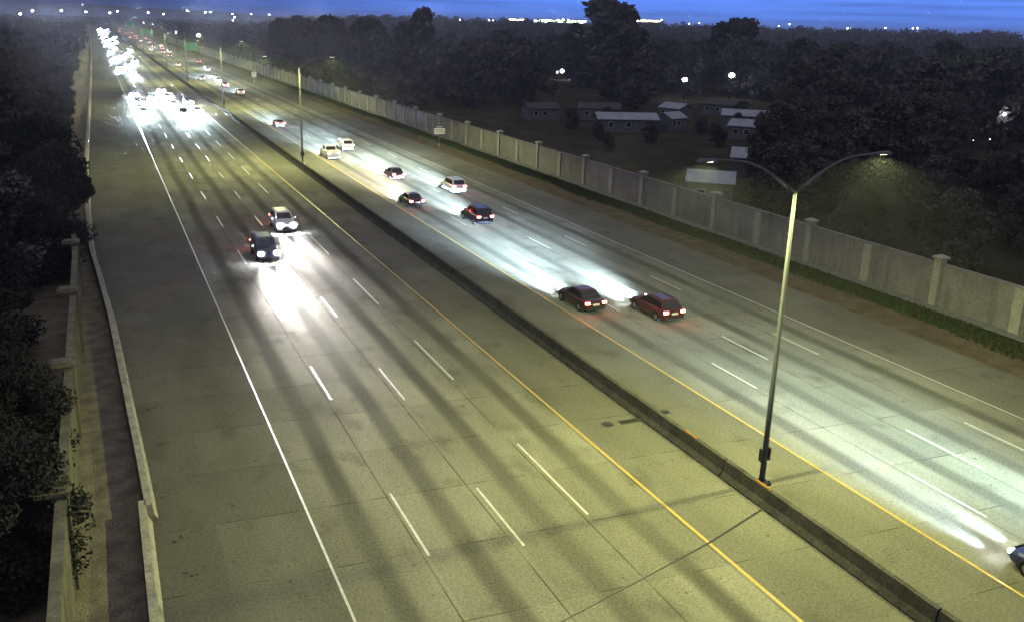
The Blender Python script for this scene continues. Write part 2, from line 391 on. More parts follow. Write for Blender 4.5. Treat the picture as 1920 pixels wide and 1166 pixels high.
def seg(name, x0, y0, x1, y1, h, t, mat, dz=0):
    d = Vector((x1-x0, y1-y0)).normalized(); n_ = Vector((-d.y, d.x))*t
    g = MB(); g.add([(x0, y0, dz), (x1, y1, dz), (x1+n_.x, y1+n_.y, dz), (x0+n_.x, y0+n_.y, dz), (x0, y0, h), (x1, y1, h), (x1+n_.x, y1+n_.y, h), (x0+n_.x, y0+n_.y, h)],
                    [(0, 3, 2, 1), (4, 5, 6, 7), (0, 1, 5, 4), (1, 2, 6, 5), (2, 3, 7, 6), (3, 0, 4, 7)])
    o = g.build(name, mat, lw); o.location = (2.5, -40, 0); return o
wp = [(-2.30, -20), (-2.35, -7), (-2.35, 6), (-2.35, 19), (-2.35, 32), (-2.35, 45), (-2.35, 58), (-2.40, 71), (-3.0, 84), (-4.0, 97), (-4.6, 110), (-4.8, 123), (-4.8, 136), (-4.8, 149)]
for i, ((x0, y0), (x1, y1)) in enumerate(zip(wp, wp[1:])):
    seg('wall_panel', x0, y0+.45, x1, y1-.45, 3.5, .22, M['lwall'])
    seg('wall_cap', x0+.06, y0+.42, x1+.06, y1-.42, 3.66, .36, M['lwall'], 3.502)
for x0, y0 in wp:
    g = MB(); g.box(x0-.40, x0+.12, y0-.40, y0+.40, 0, 3.85); g.box(x0-.95, x0+.2, y0-.55, y0+.55, 3.85, 3.98); g.box(x0-.8, x0+.08, y0-.4, y0+.4, 3.98, 4.06)
    o = g.build('pier', M['lwall'], lw); o.location = (2.5, -40, 0)

# ------------------------------------------------------------------ street lamps (lit)
lamp_light = bpy.data.lights.new('street_lamp_light', 'SPOT')
lamp_light.energy = 1; lamp_light.spot_size = R(168); lamp_light.spot_blend = .25; lamp_light.shadow_soft_size = .12
lamp_light.use_nodes = True
lt = lamp_light.node_tree; em = lt.nodes['Emission']; em.inputs[0].default_value = (.98, 1.0, .34, 1)
tcn = lt.nodes.new('ShaderNodeTexCoord'); sx = lt.nodes.new('ShaderNodeSeparateXYZ'); lt.links.new(tcn.outputs['Normal'], sx.inputs[0])
def lm(op, a, b):
    n_ = lt.nodes.new('ShaderNodeMath'); n_.operation = op
    for i, q in enumerate((a, b)):
        if q is None: continue
        if isinstance(q, (int, float)): n_.inputs[i].default_value = q
        else: lt.links.new(q, n_.inputs[i])
    return n_.outputs[0]
cz = lm('ABSOLUTE', sx.outputs[2], None); c_ = lm('MAXIMUM', cz, .25)
cut = lt.nodes.new('ShaderNodeMapRange'); cut.interpolation_type = 'SMOOTHSTEP'
for i_, q_ in zip((1, 2, 3, 4), (.20, .46, .06, 1.0)): cut.inputs[i_].default_value = q_
lt.links.new(cz, cut.inputs[0])
lt.links.new(lm('MULTIPLY', lm('POWER', c_, -.45), cut.outputs[0]), em.inputs[1])
LAMP_W = 12600
lamp_light.energy = LAMP_W
def arm_pts(s):
    return [(0, 0, 13.45), (s*.6, 0, 13.85), (s*1.25, 0, 14.25), (s*2.0, 0, 14.62), (s*2.6, 0, 14.82), (s*3.3, 0, 14.93), (s*4.2, 0, 14.98)]
def make_lamp(lit=True):
    t = empty('street_lamp')
    b = MB(); b.tube([(0, 0, .12), (0, 0, 5), (0, 0, 10), (0, 0, 13.55)], [.135, .115, .095, .075], 12); b.build('pole', M['steel'], t, smooth=True)
    b = MB(); b.box(-.32, .32, -.32, .32, 0, .10)
    for a in (-1, 1):
        for c in (-1, 1): b.tube([(a*.22, c*.22, .1), (a*.22, c*.22, .2)], .035, 6)
    b.build('base_plate', M['darkm'], t)
    b = MB(); b.box(-.24, -.15, -.12, .12, 1.15, 1.75); b.box(.15, .24, -.12, .12, 1.2, 1.8); b.box(-.17, .17, -.17, .17, 1.25, 1.32); b.build('meter_box', M['darkm'], t)
    b = MB(); b.box(.243, .27, -.09, .09, 1.25, 1.7); b.build('red_cover', M['red'], t)
    for s in (-1, 1):
        b = MB(); b.tube(arm_pts(s), [.075, .07, .06, .055, .05, .045, .04], 8); b.build('arm', M['steel'], t, smooth=True)
        b = MB()
        b.add([(s*4.15, -.10, 14.93), (s*5.05, -.17, 14.93), (s*5.05, .17, 14.93), (s*4.15, .10, 14.93), (s*4.15, -.06, 15.03), (s*4.95, -.12, 15.06), (s*4.95, .12, 15.06), (s*4.15, .06, 15.03)],
              [(0, 3, 2, 1), (4, 5, 6, 7), (0, 1, 5, 4), (1, 2, 6, 5), (2, 3, 7, 6), (3, 0, 4, 7)])
        h = b.build('luminaire', M['steel'], t, bevel=.015)
        g = MB(); g.box(min(s*4.4, s*4.95), max(s*4.4, s*4.95), -.10, .10, 14.924, 14.929); g.build('lamp_lens', M['lampglass'], h)
        lo = bpy.data.objects.new('lamp_beam', lamp_light); COL.objects.link(lo); lo.parent = h; lo.location = (s*4.68, 0, 14.86)
    return t
def copy_tree(o, parent=None):
    c = o.copy(); COL.objects.link(c)
    if parent: c.parent = parent
    for ch in list(o.children): copy_tree(ch, c)
    return c
lampsrc = make_lamp()
spots = [(26.15, 28.8, 'tall double-armed street lamp at the near right with a red box near its foot'),
         (25.95, 129.5, 'second street lamp along the median, its foot beside the white pickup'),
         (25.9, 215.6, 'third street lamp along the median, right of the bright headlight cluster'),
         (25.9, 302, 'fourth street lamp along the median, just left of the larger green sign'),
         (25.9, 388, 'fifth street lamp along the median, small and far beyond the larger green sign'),
         (25.9, 474, 'sixth street lamp along the median, far up the motorway'),
         (25.9, 560, 'seventh street lamp along the median, among the far traffic'),
         (25.9, 660, 'farthest street lamp along the median, lost in the traffic lights'),
         (26.15, -60, 'street lamp on the median behind the camera')]
for i, (x, y, lab) in enumerate(spots):
    o = lampsrc if i == 0 else copy_tree(lampsrc)
    o.location = (x, y, 0); tag(o, lab, 'street lamp', 'double-armed street lamps along the median')

# ------------------------------------------------------------------ signs
def board_sign(name, w, h, zc, mat, posts, lines, mat2):
    t = empty(name)
    b = MB(); b.box(-w/2, w/2, -.04, 0, zc-h/2, zc+h/2); b.build('sign_panel', mat, t, bevel=.01)
    b = MB(); e = .08*min(1, h/2)
    for x0, x1, z0, z1 in ((-w/2+e, w/2-e, zc-h/2+e, zc-h/2+1.6*e), (-w/2+e, w/2-e, zc+h/2-1.6*e, zc+h/2-e), (-w/2+e, -w/2+1.6*e, zc-h/2+1.6*e, zc+h/2-1.6*e), (w/2-1.6*e, w/2-e, zc-h/2+1.6*e, zc+h/2-1.6*e)):
        b.box(x0, x1, -.046, -.0405, z0, z1)
    b.build('border', mat2, t)
    if lines:
        b = MB()
        for z, x0, x1, hh in lines: b.box(x0, x1, -.046, -.0405, z-hh/2, z+hh/2)
        b.build('lettering', mat2, t)
    for px in posts:
        b = MB(); b.box(px-.07, px+.07, .003, .12, 0, zc+h/2-.1); b.build('post', M['steel'], t)
    return t
t = board_sign('exit_sign', 6.4, 4.3, 5.3, M['sign_green'], (-1.7, 1.7), [], M['sign_white']); t.location = (46.2, 505, 0)
tag(t, 'larger green direction sign on posts at the far right shoulder, nearest of the green signs', 'road sign', 'green signs on the right shoulder')
t = board_sign('exit_sign', 12.0, 5.4, 5.2, M['sign_green'], (-3.5, 3.5), [], M['sign_white']); t.location = (46.5, 925, 0)
tag(t, 'wide green direction sign farther up the motorway, above the tail lights', 'road sign', 'green signs on the right shoulder')
t = board_sign('exit_sign', 14, 7, 9, M['sign_green'], (-3.5, 3.5), [], M['sign_white']); t.location = (48, 1330, 0)
tag(t, 'farthest green sign, nearly washed out white by the lights around it', 'road sign', 'green signs on the right shoulder')
t = empty('information_sign', (51.87, 143.58, 0))
b = MB(); b.box(-.95, .95, -.04, 0, 2.05, 3.05); b.build('sign_panel', M['sign_white'], t, bevel=.01)
b = MB(); b.box(-.95, .95, -.04, 0, 3.07, 3.45); b.build('top_panel', M['sign_black'], t)
b = MB()
for z, a, c in ((3.27, -.6, .55), ): b.box(a, c, -.046, -.0405, z-.06, z+.06)
b.build('lettering', M['sign_white'], t)
b = MB()
for z, a, c in ((2.75, -.7, .5), (2.45, -.6, .65)):
    x = a
    while x < c: b.box(x, x+.09, -.046, -.0405, z-.07, z+.07); x += .17
b.build('small_lettering', M['sign_black'], t)
b = MB(); b.box(-.06, .06, .003, .1, 0, 3.4); b.build('post', M['steel'], t)
tag(t, 'small white sign with a dark top on one post before the right sound wall', 'road sign')
t = empty('speed_sign', (46.98, 307.6, 0))
b = MB(); b.box(-.75, .75, -.03, 0, 1.6, 3.3); b.build('sign_panel', M['sign_white'], t, bevel=.02)
b = MB()
b.box(-.4, .4, -.036, -.0305, 2.85, 3.0); b.build('lettering', M['sign_black'], t)
b = MB(); b.box(-.07, .07, .003, .1, 0, 3.1); b.build('post', M['sign_white'], t)
tag(t, 'bright white sign on a white post at the edge of the right shoulder', 'road sign')

# ------------------------------------------------------------------ vehicles
paint = {}
def car_paint(name, col, metal=.35):
    if name not in paint:
        paint[name] = principled('paint_'+name, col, .32, metal, .6)
    return paint[name]
SPEC = {
 'sedan': dict(L=4.7, W=1.82, H=1.45, belt=.93, hood=.80, tailz=.96, base=(-1.75, 1.05), top=(-1.02, .20), wb=1.38, tw=.70),
 'wagon': dict(L=4.8, W=1.86, H=1.52, belt=.96, hood=.84, tailz=1.0, base=(-2.22, 1.10), top=(-1.60, .25), wb=1.42, tw=.72),
 'suv': dict(L=4.8, W=1.92, H=1.78, belt=1.10, hood=1.00, tailz=1.10, base=(-2.30, 1.10), top=(-1.95, .40), wb=1.42, tw=.76),
 'pickup': dict(L=5.7, W=2.0, H=1.90, belt=1.20, hood=1.10, tailz=1.20, base=(-.75, 1.45), top=(-.55, .80), wb=1.80, tw=.78),
 'van': dict(L=5.2, W=2.0, H=2.05, belt=1.15, hood=1.05, tailz=1.15, base=(-2.52, 1.55), top=(-2.42, .85), wb=1.55, tw=.86)}
def beam_nodes(l, floor=.026, ex=-1.7, wd=.19):
    """low-beam photometry: nothing much above the horizontal, strongest just under it"""
    l.use_nodes = True; t = l.node_tree; e = t.nodes['Emission']
    tc_ = t.nodes.new('ShaderNodeTexCoord'); s_ = t.nodes.new('ShaderNodeSeparateXYZ'); t.links.new(tc_.outputs['Normal'], s_.inputs[0])
    def m_(op, *a):
        n_ = t.nodes.new('ShaderNodeMath'); n_.operation = op
        for i_, q in enumerate(a):
            if isinstance(q, (int, float)): n_.inputs[i_].default_value = q
            else: t.links.new(q, n_.inputs[i_])
        return n_.outputs[0]
    d = m_('MULTIPLY', s_.outputs[1], -1.0)
    v = m_('POWER', m_('MAXIMUM', d, floor), ex)
    c = t.nodes.new('ShaderNodeMapRange'); c.interpolation_type = 'SMOOTHSTEP'
    for i_, q_ in zip((1, 2, 3, 4), (.004, .034, .002, 1.0)): c.inputs[i_].default_value = q_
    t.links.new(d, c.inputs[0])
    x = m_('DIVIDE', m_('SUBTRACT', s_.outputs[0], .04), wd); h = m_('EXPONENT', m_('MULTIPLY', m_('MULTIPLY', x, x), -1.0))
    t.links.new(m_('MULTIPLY', m_('MULTIPLY', v, c.outputs[0]), m_('ADD', h, .004)), e.inputs[1])
def beam(parent, loc, power, tilt, size, col=(1, .98, .95), soft=.06, floor=.026, ex=-1.7):
    key = (round(power), col, floor)
    if key not in beam.c:
        l = bpy.data.lights.new('headlight_beam', 'SPOT'); l.energy = power; l.spot_size = R(64); l.spot_blend = .3
        l.color = col; l.shadow_soft_size = soft; beam_nodes(l, floor, ex, .19 if floor < .05 else .12); beam.c[key] = l
    o = bpy.data.objects.new('headlight_beam', beam.c[key]); COL.objects.link(o); o.parent = parent; o.location = loc
    o.rotation_euler = (R(90), 0, 0)   # the lamp shines along local +Y, level; the photometry puts the light on the road
    return o
beam.c = {}
def make_car(name, kind, pm, far=False, lights='both', bp=0, beamcol=(.64, .85, 1), tail_s=None, heads=True, hr=.13, away=True):
    """car heading along local +Y"""
    if away is None: hr = .24
    S = SPEC[kind]; L, Wd, H = S['L'], S['W'], S['H']; hw = Wd/2; t = empty(name)
    st = [(-L/2, .80, .36, .45, S['tailz']*.82), (-L/2+.10, .95, .26, .50, S['tailz']), (-L/2+.55, 1, .22, .55, S['tailz']+.01), (S['base'][0]+.25, 1, .20, .58, S['belt']+.015),
          (S['base'][1]-.15, 1, .20, .58, S['belt']+.01), (L/2-.45, .985, .22, .55, S['hood']-.02), (L/2-.12, .93, .26, .50, S['hood']-.10), (L/2, .80, .34, .46, S['hood']-.26)]
    st = sorted(st)
    rings = []
    for y, k, zb, zm, zt in st:
        rings.append([(-hw*k*.90, y, zb), (-hw*k, y, zm), (-hw*k*.985, y, zt-.12), (-hw*k*.86, y, zt), (0, y, zt+.025), (hw*k*.86, y, zt), (hw*k*.985, y, zt-.12), (hw*k, y, zm), (hw*k*.90, y, zb)])
    b = MB(); n_ = 9; v = [q for r_ in rings for q in r_]; f = []
    for i in range(len(st)-1):
        for k in range(n_): f.append((i*n_+k, (i+1)*n_+k, (i+1)*n_+(k+1) % n_, i*n_+(k+1) % n_))
    f.append(tuple(range(n_))); f.append(tuple(range((len(st)-1)*n_, len(st)*n_))[::-1]); b.add(v, f)
    # greenhouse: pillars and roof in paint
    b0, b1 = S['base']; t0, t1 = S['top']; zb, zt = S['belt']-.02, H-.05; wb, wt = hw*.90, hw*S['tw']
    B_ = [(-wb, b0, zb), (wb, b0, zb), (wb, b1, zb), (-wb, b1, zb)]; T_ = [(-wt, t0, zt), (wt, t0, zt), (wt, t1, zt), (-wt, t1, zt)]
    U_ = [(-wt*.82, t0+.18, H), (wt*.82, t0+.18, H), (wt*.82, t1-.22, H), (-wt*.82, t1-.22, H)]
    b.add(B_+T_+U_, [(0, 3, 2, 1), (0, 1, 5, 4), (1, 2, 6, 5), (2, 3, 7, 6), (3, 0, 4, 7), (4, 5, 9, 8), (5, 6, 10, 9), (6, 7, 11, 10), (7, 4, 8, 11), (8, 9, 10, 11)])
    if kind == 'pickup':
        for sx_ in (-1, 1): b.box(min(sx_*hw*.84, sx_*hw*.97), max(sx_*hw*.84, sx_*hw*.97), -L/2+.06, b0-.02, S['belt']-.05, S['belt']+.17)
        b.box(-hw*.83, hw*.83, -L/2+.05, -L/2+.14, S['belt']-.05, S['belt']+.17)
    if kind in ('suv', 'wagon'):
        for sx_ in (-1, 1): b.box(sx_*wt*.80-.02, sx_*wt*.80+.02, t0+.2, t1-.25, H+.02, H+.05)
    me = b.mesh('body')
    bm = bmesh.new(); bm.from_mesh(me); bmesh.ops.recalc_face_normals(bm, faces=bm.faces)
    if not far: bmesh.ops.bevel(bm, geom=[e for e in bm.edges if e.calc_face_angle(0) > .35], offset=.035, segments=2, affect='EDGES', profile=.6)
    bm.to_mesh(me); bm.free(); body = link('body', me, pm, t)
    def panel(nm, a, b_, c, d, sh=(.07, .07), off=.012, vs=(.12, .12), parent=t):
        a, b_, c, d = map(Vector, (a, b_, c, d)); nn = (b_-a).cross(d-a).normalized()
        if nn.dot((a+b_+c+d)/4-Vector((0, (b0+b1)/2, (zb+zt)/2))) < 0: nn = -nn
        def P(u, w): return (a*(1-u)+b_*u)*(1-w)+(d*(1-u)+c*u)*w+nn*off
        g = MB(); g.quad(P(sh[0], vs[0]), P(1-sh[1], vs[0]), P(1-sh[1], 1-vs[1]), P(sh[0], 1-vs[1])); return g.build(nm, M['glass'], parent)
    panel('windshield', B_[2], B_[3], T_[3], T_[2]); panel('rear_window', B_[0], B_[1], T_[1], T_[0])
    panel('side_window', B_[1], B_[2], T_[2], T_[1], sh=(.08, .08)); panel('side_window', B_[3], B_[0], T_[0], T_[3], sh=(.08, .08))
    hz = S['hood']-.20; tz = S['tailz']-.17
    for s_ in (-1, 1):
        if heads:
            g = MB(); g.sphere((s_*hw*.70, L/2-.06, hz), .38 if far else hr, 10, 6, (1.15, .8, .75)); g.build('headlight', (M['headfar'] if hr > .2 or not away else M['head']) if far else M['head'], t, smooth=True)
        g = MB(); g.box(min(s_*hw*.56, s_*hw*.93), max(s_*hw*.56, s_*hw*.93), -L/2-.02, -L/2+.12, tz-.07, tz+.09); g.build('taillight', M['tailfar'] if far else M['tail'], t, bevel=.02)
    if not far:
        g = MB(); g.box(-hw*.82, hw*.82, -L/2-.05, -L/2+.05, .34, .52); g.build('rear_bumper', M['plastic'], t, bevel=.03)
        g = MB(); g.box(-hw*.50, hw*.50, L/2-.06, L/2+.03, .36, .58); g.build('grille', M['plastic'], t, bevel=.02)
        g = MB(); g.box(-.26, .26, -L/2-.035, -L/2-.022, tz-.18, tz-.02); g.build('licence_plate', M['plate'], t)
        for s_ in (-1, 1):
            g = MB(); g.box(min(s_*(hw-.02), s_*(hw+.20)), max(s_*(hw-.02), s_*(hw+.20)), b1-.45, b1-.30, S['belt']+.0, S['belt']+.16); g.build('side_mirror', pm, t, bevel=.02)
            for yy in (-S['wb'], S['wb']):
                g = MB(); xo = s_*(hw-.10); g.tube([(xo-.115, yy, .34), (xo+.115, yy, .34)], .34, 20); w_ = g.build('wheel', M['tyre'], t)
                g = MB(); xr = xo+s_*.117; g.tube([(xr-.006, yy, .34), (xr+.006, yy, .34)], .21, 14); g.build('rim', M['rim'], w_)
    else:
        for s_ in (-1, 1):
            for yy in (-S['wb'], S['wb']):
                g = MB(); xo = s_*(hw-.10); g.tube([(xo-.11, yy, .34), (xo+.115, yy, .34)], .34, 10); g.build('wheel', M['tyre'], t)
    if bp:
        fx = (.022, -1.65) if away is True else (.07, -1.7)
        if lights == 'both':
            for s_ in (-1, 1): beam(t, (s_*hw*.70, L/2+.14, hz), bp, 5.0, 62, beamcol, .06, *fx)
        else: beam(t, (0, L/2+.16, hz), bp*2, 4.5, 62, beamcol, .4, *fx)
    return t
BP = 2700
MOT = 'cars on the right carriageway driving away'
def place(o, x, y, lab, cat, group=MOT, rz=0):
    o.location = (x, y, .004); o.rotation_euler = (0, 0, rz); return tag(o, lab, cat, group)
# rear corner of each car is read at its back bumper, so y is its centre
P = car_paint
place(make_car('sedan', 'sedan', P('blackred', (.05, .006, .009)), bp=BP), 31.45, 56.0, 'dark sedan with red tail lights in the median lane, left of the dark red wagon', 'car')
place(make_car('wagon', 'wagon', P('maroon', (.075, .008, .010)), bp=BP), 35.6, 52.2, 'dark red wagon with roof rails and bright tail lights, nearest whole car driving away', 'car')
place(make_car('wagon', 'suv', P('navy', (.02, .02, .06)), bp=BP), 35.2, 85.8, 'dark navy sport utility car in the second lane with bright rear lamps', 'car')
place(make_car('sedan', 'sedan', P('black', (.012, .012, .016)), bp=BP, beamcol=(1, .88, .70)), 31.4, 96.4, 'black sedan in the median lane with a yellowish headlight beam', 'car')
place(make_car('hatchback', 'suv', P('white', (.75, .76, .78), .0), bp=BP), 39.1, 103.3, 'white hatchback in the third lane with a dark rear window', 'car')
place(make_car('sedan', 'sedan', P('plum', (.05, .012, .035)), bp=BP), 35.0, 114.6, 'dark purple sedan with rounded roof in the second lane between the two white cars', 'car')
place(make_car('pickup_truck', 'pickup', P('white', (.75, .76, .78), .0), bp=BP), 31.2, 135.0, 'white pickup truck beside the second street lamp', 'pickup truck')
place(make_car('wagon', 'suv', P('white', (.75, .76, .78), .0), bp=BP*.7), 35.6, 143.4, 'white sport utility car right of the white pickup truck', 'car')
place(make_car('sedan', 'sedan', P('white', (.75, .76, .78), .0), bp=BP), 31.4, 178.5, 'white sedan in the lane beside the median, left of the second street lamp', 'car')
place(make_car('sedan', 'sedan', P('blue', (.02, .03, .12)), bp=BP*.28), 31.75, 17.6, 'dark blue car cut off by the lower right corner', 'car')
place(make_car('sedan', 'sedan', P('silver', (.4, .4, .42)), bp=BP*.65, beamcol=(.62, .92, 1)), 36.0, 9.0, 'silver car just outside the lower right corner', 'car')
OP = 'cars on the left carriageway coming with headlights on'
FB = 5200
place(make_car('wagon', 'suv', P('white', (.75, .76, .78), .0), bp=FB*.8, beamcol=(1, .95, 1), away=None), 15.5, 88.4, 'white sport utility car coming towards the camera in the third lane, behind the dark one', 'car', OP, math.pi)
place(make_car('wagon', 'suv', P('blueblack', (.015, .02, .05)), bp=FB*1.3, beamcol=(1, .95, 1), away=None), 12.0, 77.8, 'dark sport utility car coming towards the camera, nearest car on the left carriageway', 'car', OP, math.pi)
LN = (8.26, 11.96, 15.6, 19.15); RN = (31.55, 35.3, 39.1, 42.75)
# far cars: copies of small protos
protos = {}
cols = {'white': (.75, .76, .78), 'black': (.012, .012, .016), 'silver': (.35, .35, .37), 'red': (.25, .015, .015), 'blue': (.02, .03, .12), 'grey': (.09, .09, .10)}
def far_car(kind, col, power, away):
    k = (kind, col, power, away)
    if k not in protos:
        protos[k] = make_car({'suv': 'wagon', 'pickup': 'pickup_truck'}.get(kind, kind), kind, P(col, cols[col], 0 if col == 'white' else .35), far=True, lights='one', bp=power, heads=not away, away=(True if away else False))
        return protos[k]
    return copy_tree(protos[k])
kind2 = {'sedan': 'sedan', 'suv': 'wagon', 'pickup': 'pickup', 'van': 'van'}
adj = {'sedan': 'low sedan', 'suv': 'tall sport utility car', 'pickup': 'pickup truck', 'van': 'boxy van'}
catn = {'sedan': 'car', 'suv': 'car', 'pickup': 'pickup truck', 'van': 'van'}
ORD = ['first', 'second', 'third', 'fourth', 'fifth', 'sixth', 'seventh', 'eighth', 'ninth', 'tenth', 'eleventh', 'twelfth', 'thirteenth', 'fourteenth', 'fifteenth', 'sixteenth', 'seventeenth', 'eighteenth', 'nineteenth', 'twentieth', 'twenty-first', 'twenty-second', 'twenty-third', 'twenty-fourth', 'twenty-fifth', 'twenty-sixth', 'twenty-seventh', 'twenty-eighth', 'twenty-ninth', 'thirtieth', 'thirty-first', 'thirty-second', 'thirty-third', 'thirty-fourth', 'thirty-fifth', 'thirty-sixth', 'thirty-seventh', 'thirty-eighth', 'thirty-ninth', 'fortieth', 'forty-first', 'forty-second', 'forty-third', 'forty-fourth', 'forty-fifth', 'forty-sixth', 'forty-seventh', 'forty-eighth']
FAR_R = [(1, 257, 'suv', 'white'), (1, 288, 'sedan', 'red'), (1, 307, 'suv', 'white'), (0, 318, 'sedan', 'grey'), (1, 330, 'sedan', 'white'), (2, 372, 'suv', 'white'), (3, 440, 'sedan', 'red'), (0, 410, 'sedan', 'silver'),
         (1, 503, 'sedan', 'black'), (1, 553, 'sedan', 'grey'), (2, 560, 'suv', 'silver'), (0, 594, 'van', 'white'), (2, 616, 'sedan', 'red'), (1, 640, 'suv', 'black'), (3, 680, 'sedan', 'white'), (0, 700, 'sedan', 'black'), (2, 756, 'suv', 'white'), (1, 800, 'sedan', 'silver'),
         (1, 888, 'sedan', 'white'), (3, 872, 'suv', 'red'), (0, 930, 'sedan', 'grey'), (2, 990, 'van', 'white'), (1, 1138, 'suv', 'black'), (3, 1178, 'sedan', 'white'), (0, 1250, 'sedan', 'silver'), (1, 1419, 'van', 'white'), (2, 1500, 'suv', 'white')]
FAR_R.sort(key=lambda q: q[1])
lanes_r = ('median lane', 'second lane', 'third lane', 'outer lane')
for i, (ln, y, kind, col) in enumerate(FAR_R):
    o = far_car(kind, col, BP*.9, True)
    place(o, RN[ln]+rnd.uniform(-.2, .2), y, f"far {col} {kind2[kind]} driving away in {lanes_r[ln]}, {ORD[i]} past the white sedan", catn[kind])
FAR_L = [(0, 205, 'sedan', 'white'), (0, 226, 'suv', 'black'), (0, 252, 'sedan', 'silver'), (1, 240, 'sedan', 'grey'), (2, 199, 'suv', 'grey'), (2, 222, 'sedan', 'white'), (2, 240, 'pickup', 'white'), (3, 206, 'sedan', 'silver'), (3, 226, 'suv', 'black'), (2, 266, 'sedan', 'blue'),
         (1, 330, 'sedan', 'silver')]
y = 352; k = 0
while y < 1500:
    FAR_L.append(((1, 0, 1, 2, 0, 1, 2, 0, 3, 1)[k % 10], y, ('sedan', 'suv', 'sedan', 'van', 'pickup', 'suv')[k % 6], ('white', 'black', 'silver', 'grey', 'red', 'blue')[(k*5) % 6])); k += 1; y += 17+y*.024
FAR_L.sort(key=lambda q: q[1])
lanes_l = ('outer lane', 'second lane', 'third lane', 'median lane')
for i, (ln, y, kind, col) in enumerate(FAR_L):
    o = far_car(kind, col, FB*3.2, False)
    place(o, LN[ln]+rnd.uniform(-.2, .2), y, f"far {col} {kind2[kind]} with glaring headlights in {lanes_l[ln]}, {ORD[i]} behind the white one", catn[kind], OP, math.pi)
print('far', len(FAR_R), len(FAR_L))

# ------------------------------------------------------------------ trees
def leaf_mesh(name, blobs, leaf, seed, elong=1.7):
    """blobs: (cx,cy,cz,rx,rz,n) clusters of leaf quads through the volume"""
    g = np.random.default_rng(seed); C = []
    for cx, cy_, cz, rx, rz_, n in blobs:
        d = g.normal(size=(n, 3)); d /= np.linalg.norm(d, axis=1)[:, None]; r = g.random(n)**.45
        C.append(np.array([cx, cy_, cz])+d*r[:, None]*np.array([rx, rx, rz_]))
    C = np.concatenate(C); n = len(C)
    a = g.normal(size=(n, 3)); a /= np.linalg.norm(a, axis=1)[:, None]; b = np.cross(a, g.normal(size=(n, 3))); b /= np.linalg.norm(b, axis=1)[:, None]
    s = leaf*(.6+.8*g.random(n))[:, None]; a = a*s*elong*.5; b = b*s*.5
    V = np.stack([C-a, C-b*.9, C+a, C+b*.9], 1).reshape(-1, 3)
    me = bpy.data.meshes.new(name); me.vertices.add(4*n); me.vertices.foreach_set('co', V.astype(np.float32).ravel())
    me.loops.add(4*n); me.loops.foreach_set('vertex_index', np.arange(4*n, dtype=np.int32)); me.polygons.add(n)
    me.polygons.foreach_set('loop_start', np.arange(0, 4*n, 4, dtype=np.int32)); me.update(calc_edges=True)
    return me
def crown_blobs(seed, H, Rr, nb, per, base=.28):
    g = random.Random(seed); out = []
    for _ in range(nb):
        z = H*(base+(1-base)*g.random()); k = (z/H-base)/(1-base); env = Rr*math.sqrt(max(.05, 1-(abs(k-.42)/.62)**2))
        a = g.random()*6.283; r = env*g.random()**.5*.85; br = Rr*g.uniform(.16, .34)
        out.append((r*math.cos(a), r*math.sin(a), z, br, br*.8, int(per*g.uniform(.5, 1.4))))
    return out
def trunk_mesh(seed, H, Rr):
    g = random.Random(seed); b = MB(); r0 = .022*H+.05
    b.tube([(0, 0, -.2), (.05*H*g.uniform(-1, 1)*.3, 0, H*.3), (g.uniform(-.3, .3), g.uniform(-.3, .3), H*.82)], [r0, r0*.75, r0*.15], 8)
    for k in range(8):
        z = H*g.uniform(.22, .6); a = g.random()*6.283; l = Rr*g.uniform(.6, .95)
        b.tube([(0, 0, z), (math.cos(a)*l*.5, math.sin(a)*l*.5, z+l*.35), (math.cos(a)*l, math.sin(a)*l, z+l*.5)], [r0*.4, r0*.25, r0*.07], 5)
    return b.mesh('trunk')
TREES = {}
def tree_proto(key, H, Rr, nb, per, leaf, seed, mat, base=.28):
    t = empty('tree', (0, -500, -100)); link('trunk', trunk_mesh(seed, H, Rr), M['bark'], t)
    link('crown', leaf_mesh('crown', crown_blobs(seed, H, Rr, nb, per, base), leaf, seed), M[mat], t); TREES[key] = t; return t
used = set()
def tree(key, x, y, s, lab, group, z=None):
    p = TREES[key]
    if key in used: o = copy_tree(p)
    else: o = p; used.add(key)
    o.location = (x, y, ground_z(x, y)-.1 if z is None else z); o.rotation_euler = (0, 0, rnd.random()*6.28)
    sq = s*rnd.uniform(.9, 1.12); o.scale = (sq, sq, s*rnd.uniform(.92, 1.1)); tag(o, lab, 'tree', group); return o
for k in range(3): tree_proto(('near', k), 9, 4.2, 75, 420, .16, 11+k, 'leafn', .15)
for k in range(4): tree_proto(('mid', k), 10.5, 4.8, 48, 330, .31, 31+k, 'leaf', .12)
tree_proto(('round', 0), 12, 6.0, 55, 190, .42, 51, 'leaf_lamplit', .12)
for k in range(4): tree_proto(('far', k), 12, 6.2, 26, 90, .85, 71+k, 'leaff', .08)
GL = 'trees crowded behind the left sound wall'
tree_proto(('dome', 0), 12, 6.0, 95, 150, .60, 91, 'leaff', .10)
i = 0
NL = [(-6.3, 41.5, .80, 'leafy tree whose thin branches hang over the left sound wall near the bottom'), (-6.1, 33.5, .72, 'leafy tree at the bottom left corner behind the pier cap of the wall'),
      (-4.7, 38.6, .66, 'small tree pushed through against the left sound wall at the lower left'), (-4.7, 32.4, .66, 'small tree covering the left sound wall close to the bottom edge'), (-7.6, 49.5, .85, 'tree behind the left wall where its top shows again'), (-4.6, 84.5, 1.02, 'large tree that bulges over the left barrier and hides it'), (-5.6, 93, 1.1, 'tall tree just behind the bulging tree at the left barrier'),
      (-7.4, 59, .82, 'middle tree of the dark row behind the left wall'), (-8.0, 71, .95, 'tree before the bulging one in the dark row behind the left wall'), (-5.4, 76, .8, 'small tree leaning to the left barrier below the bulging tree')]
for x, y, s, lab in NL:
    tree(('near', i % 3), x, y, s, lab, GL); i += 1
